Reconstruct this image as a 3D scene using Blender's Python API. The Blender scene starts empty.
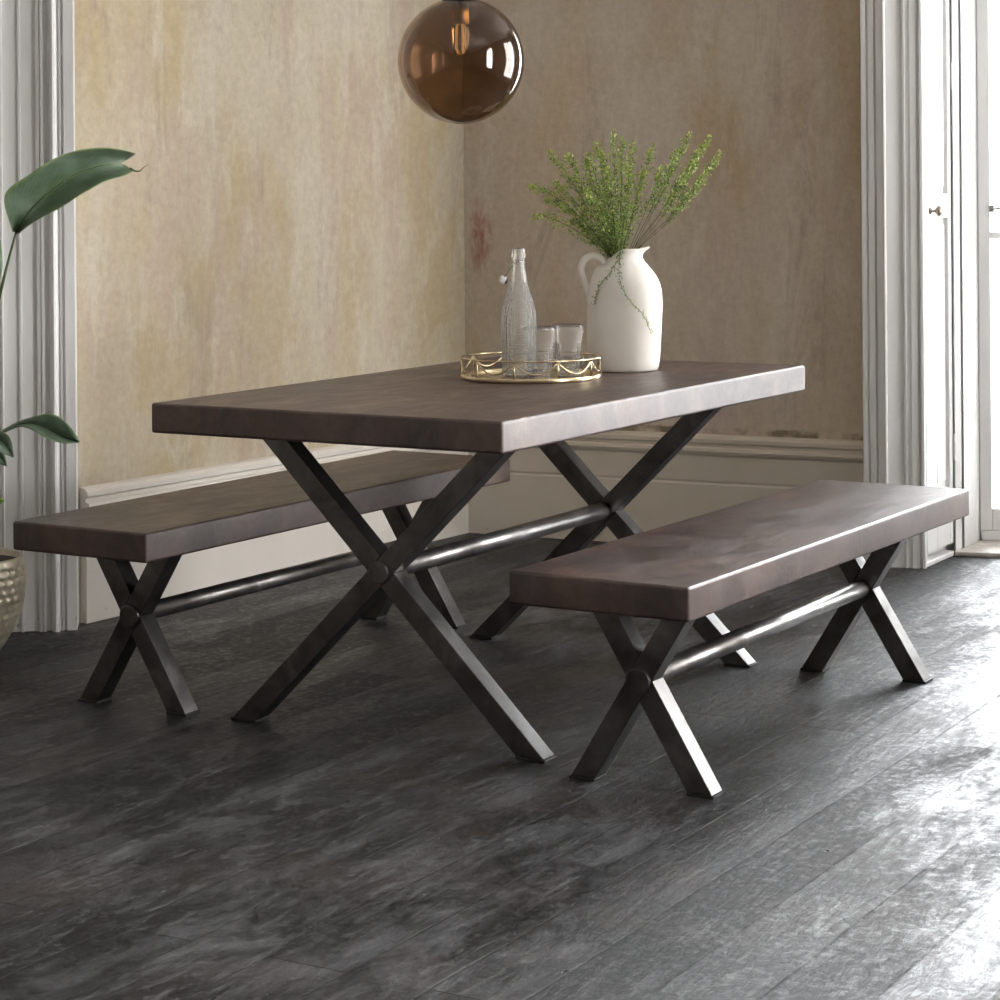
import bpy, bmesh, math, random
from mathutils import Vector, Matrix, noise as mnoise
from math import sin, cos, pi, sqrt, radians

scene = bpy.context.scene
COL = scene.collection
rnd = random.Random(7)

# ------------------------------------------------------------------ camera
F, HOR, ROLL, CAMH = 2242.33, 187.93, -0.007539, 1.2235
cam_data = bpy.data.cameras.new('camera')
cam = bpy.data.objects.new('camera', cam_data)
COL.objects.link(cam)
cam_data.sensor_width = 36.0
cam_data.lens = 36.0 * F / 1000.0
cam_data.shift_y = -(500.0 - HOR) / 1000.0
cam_data.clip_start = 0.05
cam.matrix_world = (Matrix.Translation((0, 0, CAMH)) @ Matrix.Rotation(radians(90), 4, 'X')
                    @ Matrix.Rotation(ROLL, 4, 'Z'))
scene.camera = cam

def P(px, py, Y):
    """survey point: direction seen at (px, py), at distance Y into the room"""
    c, s = cos(ROLL), sin(ROLL)
    dx, dy = px - 500.0, py - HOR
    u = dx * c + dy * s
    v = -dx * s + dy * c
    return Vector((u / F * Y, Y, CAMH - v / F * Y))

# ------------------------------------------------------------------ materials
def new_mat(name):
    m = bpy.data.materials.new(name)
    m.use_nodes = True
    nt = m.node_tree
    return m, nt, nt.nodes['Principled BSDF']

class NB:
    """tiny node builder"""
    def __init__(s, nt):
        s.nt = nt
    def n(s, t, **kw):
        nd = s.nt.nodes.new(t)
        for k, v in kw.items():
            setattr(nd, k, v)
        return nd
    def link(s, a, b):
        s.nt.links.new(a, b)
    def coords(s, scale=(1, 1, 1), rot=(0, 0, 0), loc=(0, 0, 0), kind='Object'):
        tc = s.n('ShaderNodeTexCoord')
        mp = s.n('ShaderNodeMapping')
        mp.inputs['Scale'].default_value = scale
        mp.inputs['Rotation'].default_value = rot
        mp.inputs['Location'].default_value = loc
        s.link(tc.outputs[kind], mp.inputs['Vector'])
        return mp.outputs['Vector']
    def noise(s, vec, scale, detail=4, rough=0.55, dist=0.0):
        nd = s.n('ShaderNodeTexNoise')
        nd.inputs['Scale'].default_value = scale
        nd.inputs['Detail'].default_value = detail
        nd.inputs['Roughness'].default_value = rough
        nd.inputs['Distortion'].default_value = dist
        s.link(vec, nd.inputs['Vector'])
        return nd.outputs['Fac']
    def ramp(s, fac, stops):
        nd = s.n('ShaderNodeValToRGB')
        els = nd.color_ramp.elements
        while len(els) < len(stops):
            els.new(0.5)
        for e, (p, c) in zip(els, stops):
            e.position = p
            e.color = (c, c, c, 1) if isinstance(c, (int, float)) else (*c, 1)
        s.link(fac, nd.inputs['Fac'])
        return nd.outputs['Color']
    def mix(s, fac, a, b, mode='MIX'):
        nd = s.n('ShaderNodeMix', data_type='RGBA', blend_type=mode)
        for i, v in ((0, fac), (6, a), (7, b)):
            if hasattr(v, 'is_linked') or hasattr(v, 'links'):
                s.link(v, nd.inputs[i])
            elif i == 0:
                nd.inputs[0].default_value = v
            else:
                nd.inputs[i].default_value = (*v, 1)
        return nd.outputs[2]
    def math(s, op, a, b=0.0, clamp=False):
        nd = s.n('ShaderNodeMath', operation=op, use_clamp=clamp)
        for i, v in ((0, a), (1, b)):
            if isinstance(v, (int, float)):
                nd.inputs[i].default_value = v
            else:
                s.link(v, nd.inputs[i])
        return nd.outputs[0]
    def rng(s, fac, a, b, lo, hi):
        nd = s.n('ShaderNodeMapRange')
        for i, v in zip((1, 2, 3, 4), (a, b, lo, hi)):
            nd.inputs[i].default_value = v
        s.link(fac, nd.inputs[0])
        return nd.outputs[0]
    def bump(s, height, strength, dist=0.01, normal=None):
        nd = s.n('ShaderNodeBump')
        nd.inputs['Strength'].default_value = strength
        nd.inputs['Distance'].default_value = dist
        s.link(height, nd.inputs['Height'])
        if normal is not None:
            s.link(normal, nd.inputs['Normal'])
        return nd.outputs['Normal']

def simple(name, col, rough=0.5, metal=0.0, bump=None, var=0.0, **kw):
    m, nt, b = new_mat(name)
    g = NB(nt)
    b.inputs['Base Color'].default_value = (*col, 1)
    b.inputs['Roughness'].default_value = rough
    b.inputs['Metallic'].default_value = metal
    for k, v in kw.items():
        b.inputs[k.replace('_', ' ')].default_value = v
    if var or bump:
        vec = g.coords()
        nz = g.noise(vec, (bump or (20, 0))[0], 5)
        if var:
            lo = tuple(c * (1 - var) for c in col)
            hi = tuple(min(1, c * (1 + var)) for c in col)
            g.link(g.ramp(nz, [(0.3, lo), (0.7, hi)]), b.inputs['Base Color'])
        if bump:
            g.link(g.bump(nz, bump[1], 0.005), b.inputs['Normal'])
    return m

# --- old plaster
def plaster(name, base, pale, pink, ochre, seed, stain=None, chip_z=None):
    m, nt, b = new_mat(name)
    g = NB(nt)
    big = g.coords((1, 1, 0.45), loc=(seed, seed * 2, 0))
    vert = g.coords((1, 1, 0.28), loc=(seed * 3, 1, 0))
    fine = g.coords((1, 1, 1))
    n1 = g.noise(big, 2.3, 8, 0.66, 0.6)
    n2 = g.noise(vert, 4.2, 9, 0.70, 0.5)
    n3 = g.noise(vert, 9.0, 9, 0.72, 0.4)
    n4 = g.noise(fine, 38, 8, 0.78)
    n5 = g.noise(big, 1.5, 6, 0.62, 0.4)
    c = g.mix(g.ramp(n1, [(0.46, 0.0), (0.58, 1.0)]), base, ochre)
    c = g.mix(g.math('MULTIPLY', g.ramp(n5, [(0.48, 0.0), (0.60, 1.0)]), 0.6), c, pale)
    c = g.mix(g.math('MULTIPLY', g.ramp(n2, [(0.51, 0.0), (0.62, 1.0)]), 0.75), c, pink)
    c = g.mix(g.math('MULTIPLY', g.ramp(n3, [(0.53, 0.0), (0.64, 1.0)]), 0.6), c, pale)
    n6 = g.noise(g.coords((1, 1, 0.22), loc=(seed, 9, seed)), 5.5, 9, 0.75, 0.6)
    c = g.mix(g.math('MULTIPLY', g.ramp(n6, [(0.56, 0.0), (0.68, 1.0)]), 0.55), c, tuple(x * 0.62 for x in pink))
    dk = g.ramp(n4, [(0.32, 0.86), (0.62, 1.06)])
    c = g.mix(1.0, c, dk, 'MULTIPLY')
    # thin scuffs and flakes
    fl = g.noise(g.coords((1, 1, 0.5), loc=(3, seed, 4)), 26, 6, 0.75, 0.5)
    c = g.mix(g.math('MULTIPLY', g.ramp(fl, [(0.66, 0.0), (0.72, 1.0)]), 0.4), c, pale)
    c = g.mix(g.math('MULTIPLY', g.ramp(fl, [(0.27, 1.0), (0.34, 0.0)]), 0.3), c, tuple(x * 0.6 for x in base))
    if stain:
        for (x, y, z, rx, rz, colr, amt) in stain:
            tc = g.n('ShaderNodeTexCoord')
            mp = g.n('ShaderNodeMapping')
            mp.inputs['Location'].default_value = (-x / rx, -y / rx, -z / rz)
            mp.inputs['Scale'].default_value = (1 / rx, 1 / rx, 1 / rz)
            g.link(tc.outputs['Object'], mp.inputs['Vector'])
            gr = g.n('ShaderNodeTexGradient', gradient_type='SPHERICAL')
            g.link(mp.outputs['Vector'], gr.inputs['Vector'])
            nz = g.noise(g.coords((1, 1, 0.4), loc=(5, 5, 5)), 22, 5, 0.7)
            k = g.math('MULTIPLY', g.ramp(gr.outputs['Fac'], [(0.0, 0.0), (0.5, 1.0)]), g.ramp(nz, [(0.42, 0.0), (0.6, 1.0)]))
            c = g.mix(g.math('MULTIPLY', k, amt), c, colr)
    if chip_z:
        tc = g.n('ShaderNodeTexCoord')
        sx = g.n('ShaderNodeSeparateXYZ')
        g.link(tc.outputs['Object'], sx.inputs[0])
        nz = g.noise(g.coords((1, 1, 2.5), loc=(8, 1, 0)), 18, 6, 0.7)
        zz = g.math('ADD', sx.outputs['Z'], g.math('MULTIPLY', nz, -0.06))
        band = g.ramp(zz, [(0.0, 1.0), (chip_z, 1.0), (chip_z + 0.006, 0.0)])
        pat = g.ramp(g.noise(g.coords(), 5.5, 4, 0.6), [(0.44, 0.0), (0.54, 1.0)])
        c = g.mix(g.math('MULTIPLY', g.math('MULTIPLY', band, pat), 0.75), c, (0.13, 0.105, 0.055))
    g.link(c, b.inputs['Base Color'])
    b.inputs['Roughness'].default_value = 0.88
    b.inputs['Specular IOR Level'].default_value = 0.2
    h = g.math('ADD', g.math('MULTIPLY', n3, 0.6), g.math('MULTIPLY', n4, 0.05))
    g.link(g.bump(h, 0.22, 0.02), b.inputs['Normal'])
    return m

# --- old black painted boards
FANG = radians(30.2)
def floor_material():
    m, nt, b = new_mat('painted_floorboards')
    g = NB(nt)
    tc = g.n('ShaderNodeTexCoord')
    mp = g.n('ShaderNodeMapping')
    mp.inputs['Rotation'].default_value = (0, 0, FANG - pi / 2)
    g.link(tc.outputs['Object'], mp.inputs['Vector'])
    V = mp.outputs['Vector']            # x now runs along the boards
    br = g.n('ShaderNodeTexBrick')
    br.inputs['Scale'].default_value = 1.0
    br.inputs['Brick Width'].default_value = 2.9
    br.inputs['Row Height'].default_value = 0.152
    br.inputs['Mortar Size'].default_value = 0.0022
    br.inputs['Mortar Smooth'].default_value = 0.3
    br.inputs['Color1'].default_value = (0.2, 0.2, 0.2, 1)
    br.inputs['Color2'].default_value = (0.8, 0.8, 0.8, 1)
    br.inputs['Mortar'].default_value = (0.5, 0.5, 0.5, 1)
    br.offset = 0.37
    # slight wander of the joints
    wob = g.noise(V, 1.5, 2)
    add = g.n('ShaderNodeVectorMath', operation='ADD')
    cmb = g.n('ShaderNodeCombineXYZ')
    g.link(g.math('MULTIPLY', g.math('SUBTRACT', wob, 0.5), 0.008), cmb.inputs['Y'])
    g.link(V, add.inputs[0]); g.link(cmb.outputs[0], add.inputs[1])
    g.link(add.outputs[0], br.inputs['Vector'])
    def sc(vx, vy, lx=0):
        q = g.n('ShaderNodeMapping')
        q.inputs['Scale'].default_value = (vx, vy, 1)
        q.inputs['Location'].default_value = (lx, lx, 0)
        g.link(V, q.inputs['Vector'])
        return q.outputs['Vector']
    grain = g.noise(sc(1.6, 26), 2.2, 8, 0.68, 1.2)
    swirl = g.n('ShaderNodeTexWave', wave_type='BANDS', bands_direction='Y')
    swirl.inputs['Scale'].default_value = 11
    swirl.inputs['Distortion'].default_value = 9
    swirl.inputs['Detail'].default_value = 3
    swirl.inputs['Detail Scale'].default_value = 0.7
    g.link(sc(0.16, 1.0), swirl.inputs['Vector'])
    cloud = g.noise(V, 2.4, 9, 0.68, 0.5)
    cloud2 = g.noise(sc(0.7, 1.4, 4), 4.2, 10, 0.74, 0.4)
    fine = g.noise(V, 42, 8, 0.8)
    scuff = g.noise(sc(0.5, 3, 9), 9, 8, 0.75, 1.5)
    # base colour
    c = g.ramp(cloud2, [(0.40, (0.003, 0.003, 0.0035)), (0.50, (0.015, 0.015, 0.0165)), (0.62, (0.072, 0.072, 0.076))])
    brown = g.ramp(cloud, [(0.48, 0.0), (0.68, 1.0)])
    c = g.mix(g.math('MULTIPLY', brown, 0.55), c, (0.062, 0.048, 0.044))
    c = g.mix(g.math('MULTIPLY', g.ramp(scuff, [(0.53, 0.0), (0.66, 1.0)]), 0.6), c, (0.13, 0.13, 0.135))
    c = g.mix(g.math('MULTIPLY', g.ramp(fine, [(0.55, 0.0), (0.68, 1.0)]), 0.6), c, (0.19, 0.19, 0.195))
    tint = g.ramp(br.outputs['Color'], [(0.2, 0.68), (0.8, 1.28)])
    c = g.mix(1.0, c, tint, 'MULTIPLY')
    gap = br.outputs['Fac']
    c = g.mix(g.math('MULTIPLY', gap, 0.8), c, (0.006, 0.006, 0.006))
    # nail holes and knots
    vo = g.n('ShaderNodeTexVoronoi', feature='F1')
    vo.inputs['Scale'].default_value = 5.5
    g.link(sc(0.8, 1.5, 2), vo.inputs['Vector'])
    hole = g.ramp(vo.outputs['Distance'], [(0.020, 1.0), (0.034, 0.0)])
    c = g.mix(hole, c, (0.004, 0.004, 0.004))
    g.link(c, b.inputs['Base Color'])
    r = g.rng(g.math('ADD', g.math('MULTIPLY', cloud2, 0.5), g.math('MULTIPLY', fine, 0.5)), 0.42, 0.58, 0.30, 0.75)
    r = g.math('MULTIPLY', r, g.rng(br.outputs['Color'], 0.2, 0.8, 1.15, 0.87))
    g.link(g.math('MAXIMUM', r, 0.29), b.inputs['Roughness'])
    b.inputs['Specular IOR Level'].default_value = 0.30
    h = g.math('ADD', g.math('MULTIPLY', grain, 0.14), g.math('MULTIPLY', fine, 0.30))
    h = g.math('ADD', h, g.math('MULTIPLY', scuff, 0.34))
    sel = g.ramp(cloud, [(0.46, 0.0), (0.56, 1.0)])
    h = g.math('ADD', h, g.math('MULTIPLY', g.math('MULTIPLY', swirl.outputs['Fac'], sel), 0.05))
    h = g.math('ADD', h, g.math('MULTIPLY', br.outputs['Color'], 0.5))
    h = g.math('SUBTRACT', h, g.math('MULTIPLY', gap, 1.0))
    h = g.math('SUBTRACT', h, g.math('MULTIPLY', hole, 0.8))
    g.link(g.bump(h, 0.62, 0.012), b.inputs['Normal'])
    return m

def hide_top(name='dark_stained_top'):
    m, nt, b = new_mat(name)
    g = NB(nt)
    V = g.coords((1, 0.8, 1))
    n1 = g.noise(V, 5.5, 9, 0.68, 0.8)
    n2 = g.noise(g.coords((2.0, 0.7, 1), loc=(3, 3, 3)), 6.5, 9, 0.70, 0.6)
    n3 = g.noise(g.coords(), 70, 7, 0.75)
    n4 = g.noise(g.coords((5, 1.2, 1), loc=(1, 7, 0)), 9, 8, 0.72)
    c = g.ramp(n1, [(0.36, (0.020, 0.009, 0.0075)), (0.50, (0.054, 0.027, 0.021)), (0.64, (0.105, 0.058, 0.041))])
    c = g.mix(g.math('MULTIPLY', g.ramp(n2, [(0.50, 0.0), (0.64, 1.0)]), 0.6), c, (0.085, 0.058, 0.056))
    c = g.mix(g.math('MULTIPLY', g.ramp(n4, [(0.52, 0.0), (0.66, 1.0)]), 0.55), c, (0.020, 0.011, 0.010))
    c = g.mix(1.0, c, g.ramp(n3, [(0.3, 0.70), (0.7, 1.25)]), 'MULTIPLY')
    g.link(c, b.inputs['Base Color'])
    g.link(g.rng(g.math('ADD', g.math('MULTIPLY', n2, 0.7), g.math('MULTIPLY', n3, 0.3)), 0.36, 0.62, 0.31, 0.50), b.inputs['Roughness'])
    b.inputs['Specular IOR Level'].default_value = 0.88
    h = g.math('ADD', g.math('MULTIPLY', n1, 0.5), g.math('MULTIPLY', n3, 0.10))
    g.link(g.bump(h, 0.3, 0.008), b.inputs['Normal'])
    return m

def steel(name='brushed_dark_steel', k=1.0):
    m, nt, b = new_mat(name)
    g = NB(nt)
    n1 = g.noise(g.coords(), 9, 6, 0.65, 0.6)
    n2 = g.noise(g.coords((1, 1, 1)), 140, 3, 0.6)
    c = g.ramp(n1, [(0.32, (0.075 * k, 0.068 * k, 0.066 * k)), (0.55, (0.135 * k, 0.128 * k, 0.125 * k)), (0.72, (0.21 * k, 0.20 * k, 0.195 * k))])
    g.link(c, b.inputs['Base Color'])
    b.inputs['Metallic'].default_value = 0.92
    g.link(g.rng(n1, 0.3, 0.7, 0.29, 0.38), b.inputs['Roughness'])
    return m

def paint_white(name, col):
    m, nt, b = new_mat(name)
    g = NB(nt)
    n1 = g.noise(g.coords((1, 1, 0.3)), 6, 5, 0.6)
    n2 = g.noise(g.coords(), 45, 4, 0.7)
    # worn chips low on the woodwork
    c = g.mix(g.ramp(n1, [(0.35, 0.0), (0.7, 1.0)]), tuple(x * 0.95 for x in col), col)
    tc = g.n('ShaderNodeTexCoord'); sx = g.n('ShaderNodeSeparateXYZ')
    g.link(tc.outputs['Object'], sx.inputs[0])
    low = g.ramp(sx.outputs['Z'], [(0.0, 0.9), (0.03, 0.3), (0.09, 0.0)])
    chip = g.ramp(n2, [(0.64, 0.0), (0.68, 1.0)])
    c = g.mix(g.math('MULTIPLY', low, chip), c, (0.16, 0.12, 0.09))
    g.link(c, b.inputs['Base Color'])
    b.inputs['Roughness'].default_value = 0.42
    g.link(g.bump(n2, 0.015, 0.002), b.inputs['Normal'])
    return m

def leaf_mat(name, dark, light, vein):
    m, nt, b = new_mat(name)
    g = NB(nt)
    uv = g.n('ShaderNodeTexCoord')
    sx = g.n('ShaderNodeSeparateXYZ')
    g.link(uv.outputs['UV'], sx.inputs[0])
    d = g.math('ABSOLUTE', g.math('SUBTRACT', sx.outputs['Y'], 0.5))
    rib = g.ramp(d, [(0.012, 1.0), (0.03, 0.0)])
    w = g.n('ShaderNodeTexWave', wave_type='BANDS', bands_direction='X')
    w.inputs['Scale'].default_value = 9
    w.inputs['Distortion'].default_value = 1.5
    cmb = g.n('ShaderNodeCombineXYZ')
    g.link(g.math('SUBTRACT', sx.outputs['X'], g.math('MULTIPLY', d, 0.5)), cmb.inputs['X'])
    g.link(cmb.outputs[0], w.inputs['Vector'])
    n1 = g.noise(g.coords(), 14, 4)
    c = g.mix(g.ramp(n1, [(0.35, 0.0), (0.65, 1.0)]), dark, light)
    c = g.mix(g.math('MULTIPLY', w.outputs['Fac'], 0.22), c, light)
    c = g.mix(g.math('MULTIPLY', rib, 0.7), c, vein)
    c = g.mix(g.math('MULTIPLY', g.ramp(d, [(0.44, 0.0), (0.5, 1.0)]), 0.8), c, vein)
    g.link(c, b.inputs['Base Color'])
    b.inputs['Roughness'].default_value = 0.34
    b.inputs['Specular IOR Level'].default_value = 0.6
    b.inputs['Subsurface Weight'].default_value = 0.0
    g.link(g.bump(w.outputs['Fac'], 0.25, 0.002), b.inputs['Normal'])
    return m

def glass(name, col=(1, 1, 1), rough=0.0, ior=1.45, bump=None):
    m, nt, b = new_mat(name)
    b.inputs['Base Color'].default_value = (*col, 1)
    b.inputs['Roughness'].default_value = rough
    b.inputs['IOR'].default_value = ior
    b.inputs['Transmission Weight'].default_value = 1.0
    if bump:
        g = NB(nt)
        g.link(bump(g), b.inputs['Normal'])
    return m

def window_glass():
    m = bpy.data.materials.new('window_glass')
    m.use_nodes = True
    nt = m.node_tree
    nt.nodes.clear()
    g = NB(nt)
    out = g.n('ShaderNodeOutputMaterial')
    tr = g.n('ShaderNodeBsdfTransparent')
    gl = g.n('ShaderNodeBsdfGlossy')
    gl.inputs['Roughness'].default_value = 0.02
    fr = g.n('ShaderNodeFresnel')
    nz = g.noise(g.coords(), 3, 2)
    g.link(g.bump(nz, 0.02, 0.01), gl.inputs['Normal'])
    mx = g.n('ShaderNodeMixShader')
    g.link(fr.outputs[0], mx.inputs[0]); g.link(tr.outputs[0], mx.inputs[1]); g.link(gl.outputs[0], mx.inputs[2])
    g.link(mx.outputs[0], out.inputs['Surface'])
    return m

M = {}

# ------------------------------------------------------------------ mesh helpers
def finish(name, bm, mat, parent=None, bevel=0.0, smooth=False, segs=2, auto=None):
    bmesh.ops.recalc_face_normals(bm, faces=bm.faces[:])
    me = bpy.data.meshes.new(name)
    bm.to_mesh(me); bm.free()
    o = bpy.data.objects.new(name, me)
    COL.objects.link(o)
    mats = mat if isinstance(mat, (list, tuple)) else [mat]
    for mm in mats:
        me.materials.append(mm)
    if smooth:
        for p in me.polygons:
            p.use_smooth = True
    if bevel:
        md = o.modifiers.new('bevel', 'BEVEL')
        md.width = bevel; md.segments = segs; md.limit_method = 'ANGLE'; md.angle_limit = radians(35)
        md.harden_normals = False
        for p in me.polygons:
            p.use_smooth = True
        md2 = o.modifiers.new('wn', 'WEIGHTED_NORMAL')
        md2.keep_sharp = True
    if parent is not None:
        o.parent = parent
    return o

def empty(name, loc, rotz=0.0):
    o = bpy.data.objects.new(name, None)
    o.empty_display_size = 0.1
    o.location = loc
    o.rotation_euler = (0, 0, rotz)
    COL.objects.link(o)
    return o

def tag(o, label, cat, group=None):
    o['label'] = label; o['category'] = cat
    if group: o['group'] = group
    return o

def struct(o):
    o['kind'] = 'structure'
    return o

def add_box(bm, lo, hi, mat=0):
    vs = [bm.verts.new((x, y, z)) for x in (lo[0], hi[0]) for y in (lo[1], hi[1]) for z in (lo[2], hi[2])]
    for f in ((0, 1, 3, 2), (4, 6, 7, 5), (0, 4, 5, 1), (2, 3, 7, 6), (0, 2, 6, 4), (1, 5, 7, 3)):
        fc = bm.faces.new([vs[i] for i in f]); fc.material_index = mat
    return vs

def add_prism_xz(bm, pts, y0, y1):
    a = [bm.verts.new((x, y0, z)) for x, z in pts]
    b = [bm.verts.new((x, y1, z)) for x, z in pts]
    n = len(pts)
    bm.faces.new(a); bm.faces.new(b[::-1])
    for i in range(n):
        j = (i + 1) % n
        bm.faces.new((a[j], a[i], b[i], b[j]))

def add_prism_xy(bm, pts, z0, z1):
    a = [bm.verts.new((x, y, z0)) for x, y in pts]
    b = [bm.verts.new((x, y, z1)) for x, y in pts]
    n = len(pts)
    bm.faces.new(a); bm.faces.new(b[::-1])
    for i in range(n):
        j = (i + 1) % n
        bm.faces.new((a[j], a[i], b[i], b[j]))

def add_lathe(bm, prof, n=48, center=(0, 0, 0), mod=None, close=True):
    """prof list of (r, z); r==0 makes a pole"""
    rings = []
    cx, cy, cz = center
    for k, (r, z) in enumerate(prof):
        if r <= 1e-7:
            rings.append([bm.verts.new((cx, cy, cz + z))])
        else:
            ring = []
            for i in range(n):
                a = 2 * pi * i / n
                rr = r * (mod(a, z, k) if mod else 1.0)
                ring.append(bm.verts.new((cx + rr * cos(a), cy + rr * sin(a), cz + z)))
            rings.append(ring)
    for a, b in zip(rings[:-1], rings[1:]):
        for i in range(n):
            j = (i + 1) % n
            if len(a) == 1 and len(b) == 1: break
            if len(a) == 1: bm.faces.new((a[0], b[j], b[i]))
            elif len(b) == 1: bm.faces.new((a[i], a[j], b[0]))
            else: bm.faces.new((a[i], a[j], b[j], b[i]))
    return rings

def add_tube(bm, pts, r, n=8, caps=True, closed=False):
    pts = [Vector(p) for p in pts]
    m = len(pts)
    rings = []
    prev = None
    for i, p in enumerate(pts):
        if closed:
            t = (pts[(i + 1) % m] - pts[i - 1]).normalized()
        else:
            t = (pts[min(i + 1, m - 1)] - pts[max(i - 1, 0)]).normalized()
        if prev is None:
            up = Vector((0, 0, 1)) if abs(t.z) < 0.9 else Vector((1, 0, 0))
            a = t.cross(up).normalized()
        else:
            a = (prev - t * prev.dot(t)).normalized()
        prev = a
        b = t.cross(a)
        rr = r(i / max(1, m - 1)) if callable(r) else r
        rings.append([bm.verts.new(p + (a * cos(2 * pi * k / n) + b * sin(2 * pi * k / n)) * rr) for k in range(n)])
    lim = m if closed else m - 1
    for i in range(lim):
        A, B = rings[i], rings[(i + 1) % m]
        for k in range(n):
            l = (k + 1) % n
            bm.faces.new((A[k], A[l], B[l], B[k]))
    if caps and not closed:
        bm.faces.new(rings[0][::-1]); bm.faces.new(rings[-1])

def bez(pts, n):
    """Catmull-Rom through pts"""
    pts = [Vector(p) for p in pts]
    q = [pts[0] * 2 - pts[1]] + pts + [pts[-1] * 2 - pts[-2]]
    out = []
    segs = len(pts) - 1
    for i in range(n + 1):
        t = i / n * segs
        k = min(int(t), segs - 1); t -= k
        p0, p1, p2, p3 = q[k], q[k + 1], q[k + 2], q[k + 3]
        out.append(0.5 * ((2 * p1) + (p2 - p0) * t + (2 * p0 - 5 * p1 + 4 * p2 - p3) * t * t + (3 * p1 - p0 - 3 * p2 + p3) * t ** 3))
    return out

# ------------------------------------------------------------------ materials made
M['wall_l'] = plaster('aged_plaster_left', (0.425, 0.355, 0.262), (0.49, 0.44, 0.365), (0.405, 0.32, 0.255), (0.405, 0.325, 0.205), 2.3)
M['floor'] = floor_material()
M['top'] = hide_top()
M['steel'] = steel()
M['white'] = paint_white('white_gloss_paint', (0.72, 0.71, 0.70))
M['cream'] = paint_white('cream_skirting_paint', (0.66, 0.61, 0.55))
M['plain'] = simple('plain_room_wall', (0.26, 0.23, 0.20), 0.9, bump=(6, 0.1), var=0.05)
M['ceil'] = simple('ceiling_paint', (0.62, 0.60, 0.57), 0.9, bump=(8, 0.1), var=0.03)
M['sill'] = simple('worn_threshold', (0.40, 0.36, 0.32), 0.6, bump=(25, 0.3), var=0.25)
M['rubber'] = simple('black_foot_pad', (0.02, 0.02, 0.02), 0.5, bump=(60, 0.05))
M['brass'] = simple('pale_brass', (0.64, 0.52, 0.34), 0.25, 1.0, bump=(120, 0.05), var=0.08)
M['mirror'] = simple('mirror_tray_base', (0.72, 0.68, 0.6), 0.05, 1.0, bump=(5, 0.01))
M['ceramic'] = simple('matt_white_ceramic', (0.79, 0.74, 0.68), 0.55, bump=(14, 0.35), var=0.03)
M['wireM'] = simple('steel_wire', (0.55, 0.53, 0.5), 0.25, 1.0, bump=(80, 0.02))
M['stopper'] = simple('porcelain_stopper', (0.75, 0.73, 0.7), 0.25, bump=(30, 0.02))
M['knob'] = simple('aged_metal_knob', (0.36, 0.31, 0.26), 0.3, 1.0, bump=(50, 0.05), var=0.2)
M['holder'] = simple('brass_lamp_holder', (0.9, 0.66, 0.33), 0.32, 1.0, bump=(60, 0.02))
M['cap'] = simple('dark_bronze_cap', (0.05, 0.04, 0.035), 0.35, 0.8, bump=(60, 0.02))
M['cord'] = simple('black_flex', (0.02, 0.02, 0.02), 0.7, bump=(200, 0.2))
M['soil'] = simple('dark_potting_soil', (0.035, 0.027, 0.02), 0.95, bump=(70, 1.0), var=0.5)
M['leafbig'] = leaf_mat('paddle_leaf', (0.070, 0.115, 0.058), (0.17, 0.23, 0.165), (0.22, 0.28, 0.11))
M['stemg'] = simple('plant_stem', (0.05, 0.085, 0.025), 0.4, bump=(40, 0.1), var=0.25)
M['stemb'] = simple('wiry_brown_stem', (0.09, 0.085, 0.03), 0.6, bump=(60, 0.1), var=0.25)
def fern_mat(name, a, bcol):
    m, nt, b = new_mat(name)
    g = NB(nt)
    n1 = g.noise(g.coords(), 35, 4, 0.6)
    g.link(g.ramp(n1, [(0.35, a), (0.62, bcol)]), b.inputs['Base Color'])
    b.inputs['Roughness'].default_value = 0.55
    return m
M['fern_y'] = fern_mat('fern_yellow_green', (0.27, 0.36, 0.06), (0.50, 0.58, 0.14))
M['fern_g'] = fern_mat('fern_mid_green', (0.10, 0.18, 0.04), (0.25, 0.35, 0.09))
M['wglass'] = window_glass()
M['gglass'] = None

def globe_glass():
    # smoky amber; Principled applies sqrt(colour) at each surface
    return glass('smoked_amber_glass', (0.46, 0.345, 0.25), 0.0, 1.45)
M['gglass'] = globe_glass()
M['bulbglass'] = glass('bulb_clear_glass', (1.0, 0.93, 0.78), 0.06, 1.45)
M['fil'] = simple('warm_filament', (0.8, 0.5, 0.2), 0.4, bump=(50, 0.01))
_b = M['fil'].node_tree.nodes['Principled BSDF']
_b.inputs['Emission Color'].default_value = (1.0, 0.72, 0.36, 1)
_b.inputs['Emission Strength'].default_value = 0.22

def diamond_bump(g):
    # raised cell pattern moulded into the bottle
    vo = g.n('ShaderNodeTexVoronoi', feature='F1')
    vo.inputs['Scale'].default_value = 150
    vo.inputs['Randomness'].default_value = 0.25
    g.link(g.coords((1, 1, 1)), vo.inputs['Vector'])
    tc = g.n('ShaderNodeTexCoord'); sx = g.n('ShaderNodeSeparateXYZ')
    g.link(tc.outputs['Object'], sx.inputs[0])
    mask = g.ramp(sx.outputs['Z'], [(0.225, 1.0), (0.24, 0.0)])
    return g.bump(g.math('MULTIPLY', vo.outputs['Distance'], mask), 1.0, 0.004)
M['bottle'] = glass('moulded_clear_glass', (1, 1, 1), 0.10, 1.33, diamond_bump)
def tumbler_bump(g):
    tc = g.n('ShaderNodeTexCoord'); sx = g.n('ShaderNodeSeparateXYZ')
    g.link(tc.outputs['Object'], sx.inputs[0])
    ang = g.math('ARCTAN2', sx.outputs['Y'], sx.outputs['X'])
    a = g.math('MULTIPLY', ang, 14.0)
    z = g.math('MULTIPLY', sx.outputs['Z'], 330.0)
    h = g.math('MULTIPLY', g.math('SINE', g.math('ADD', a, z)), g.math('SINE', g.math('SUBTRACT', a, z)))
    mask = g.ramp(sx.outputs['Z'], [(0.074, 1.0), (0.08, 0.0)])
    return g.bump(g.math('MULTIPLY', h, mask), 0.6, 0.002)
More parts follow.
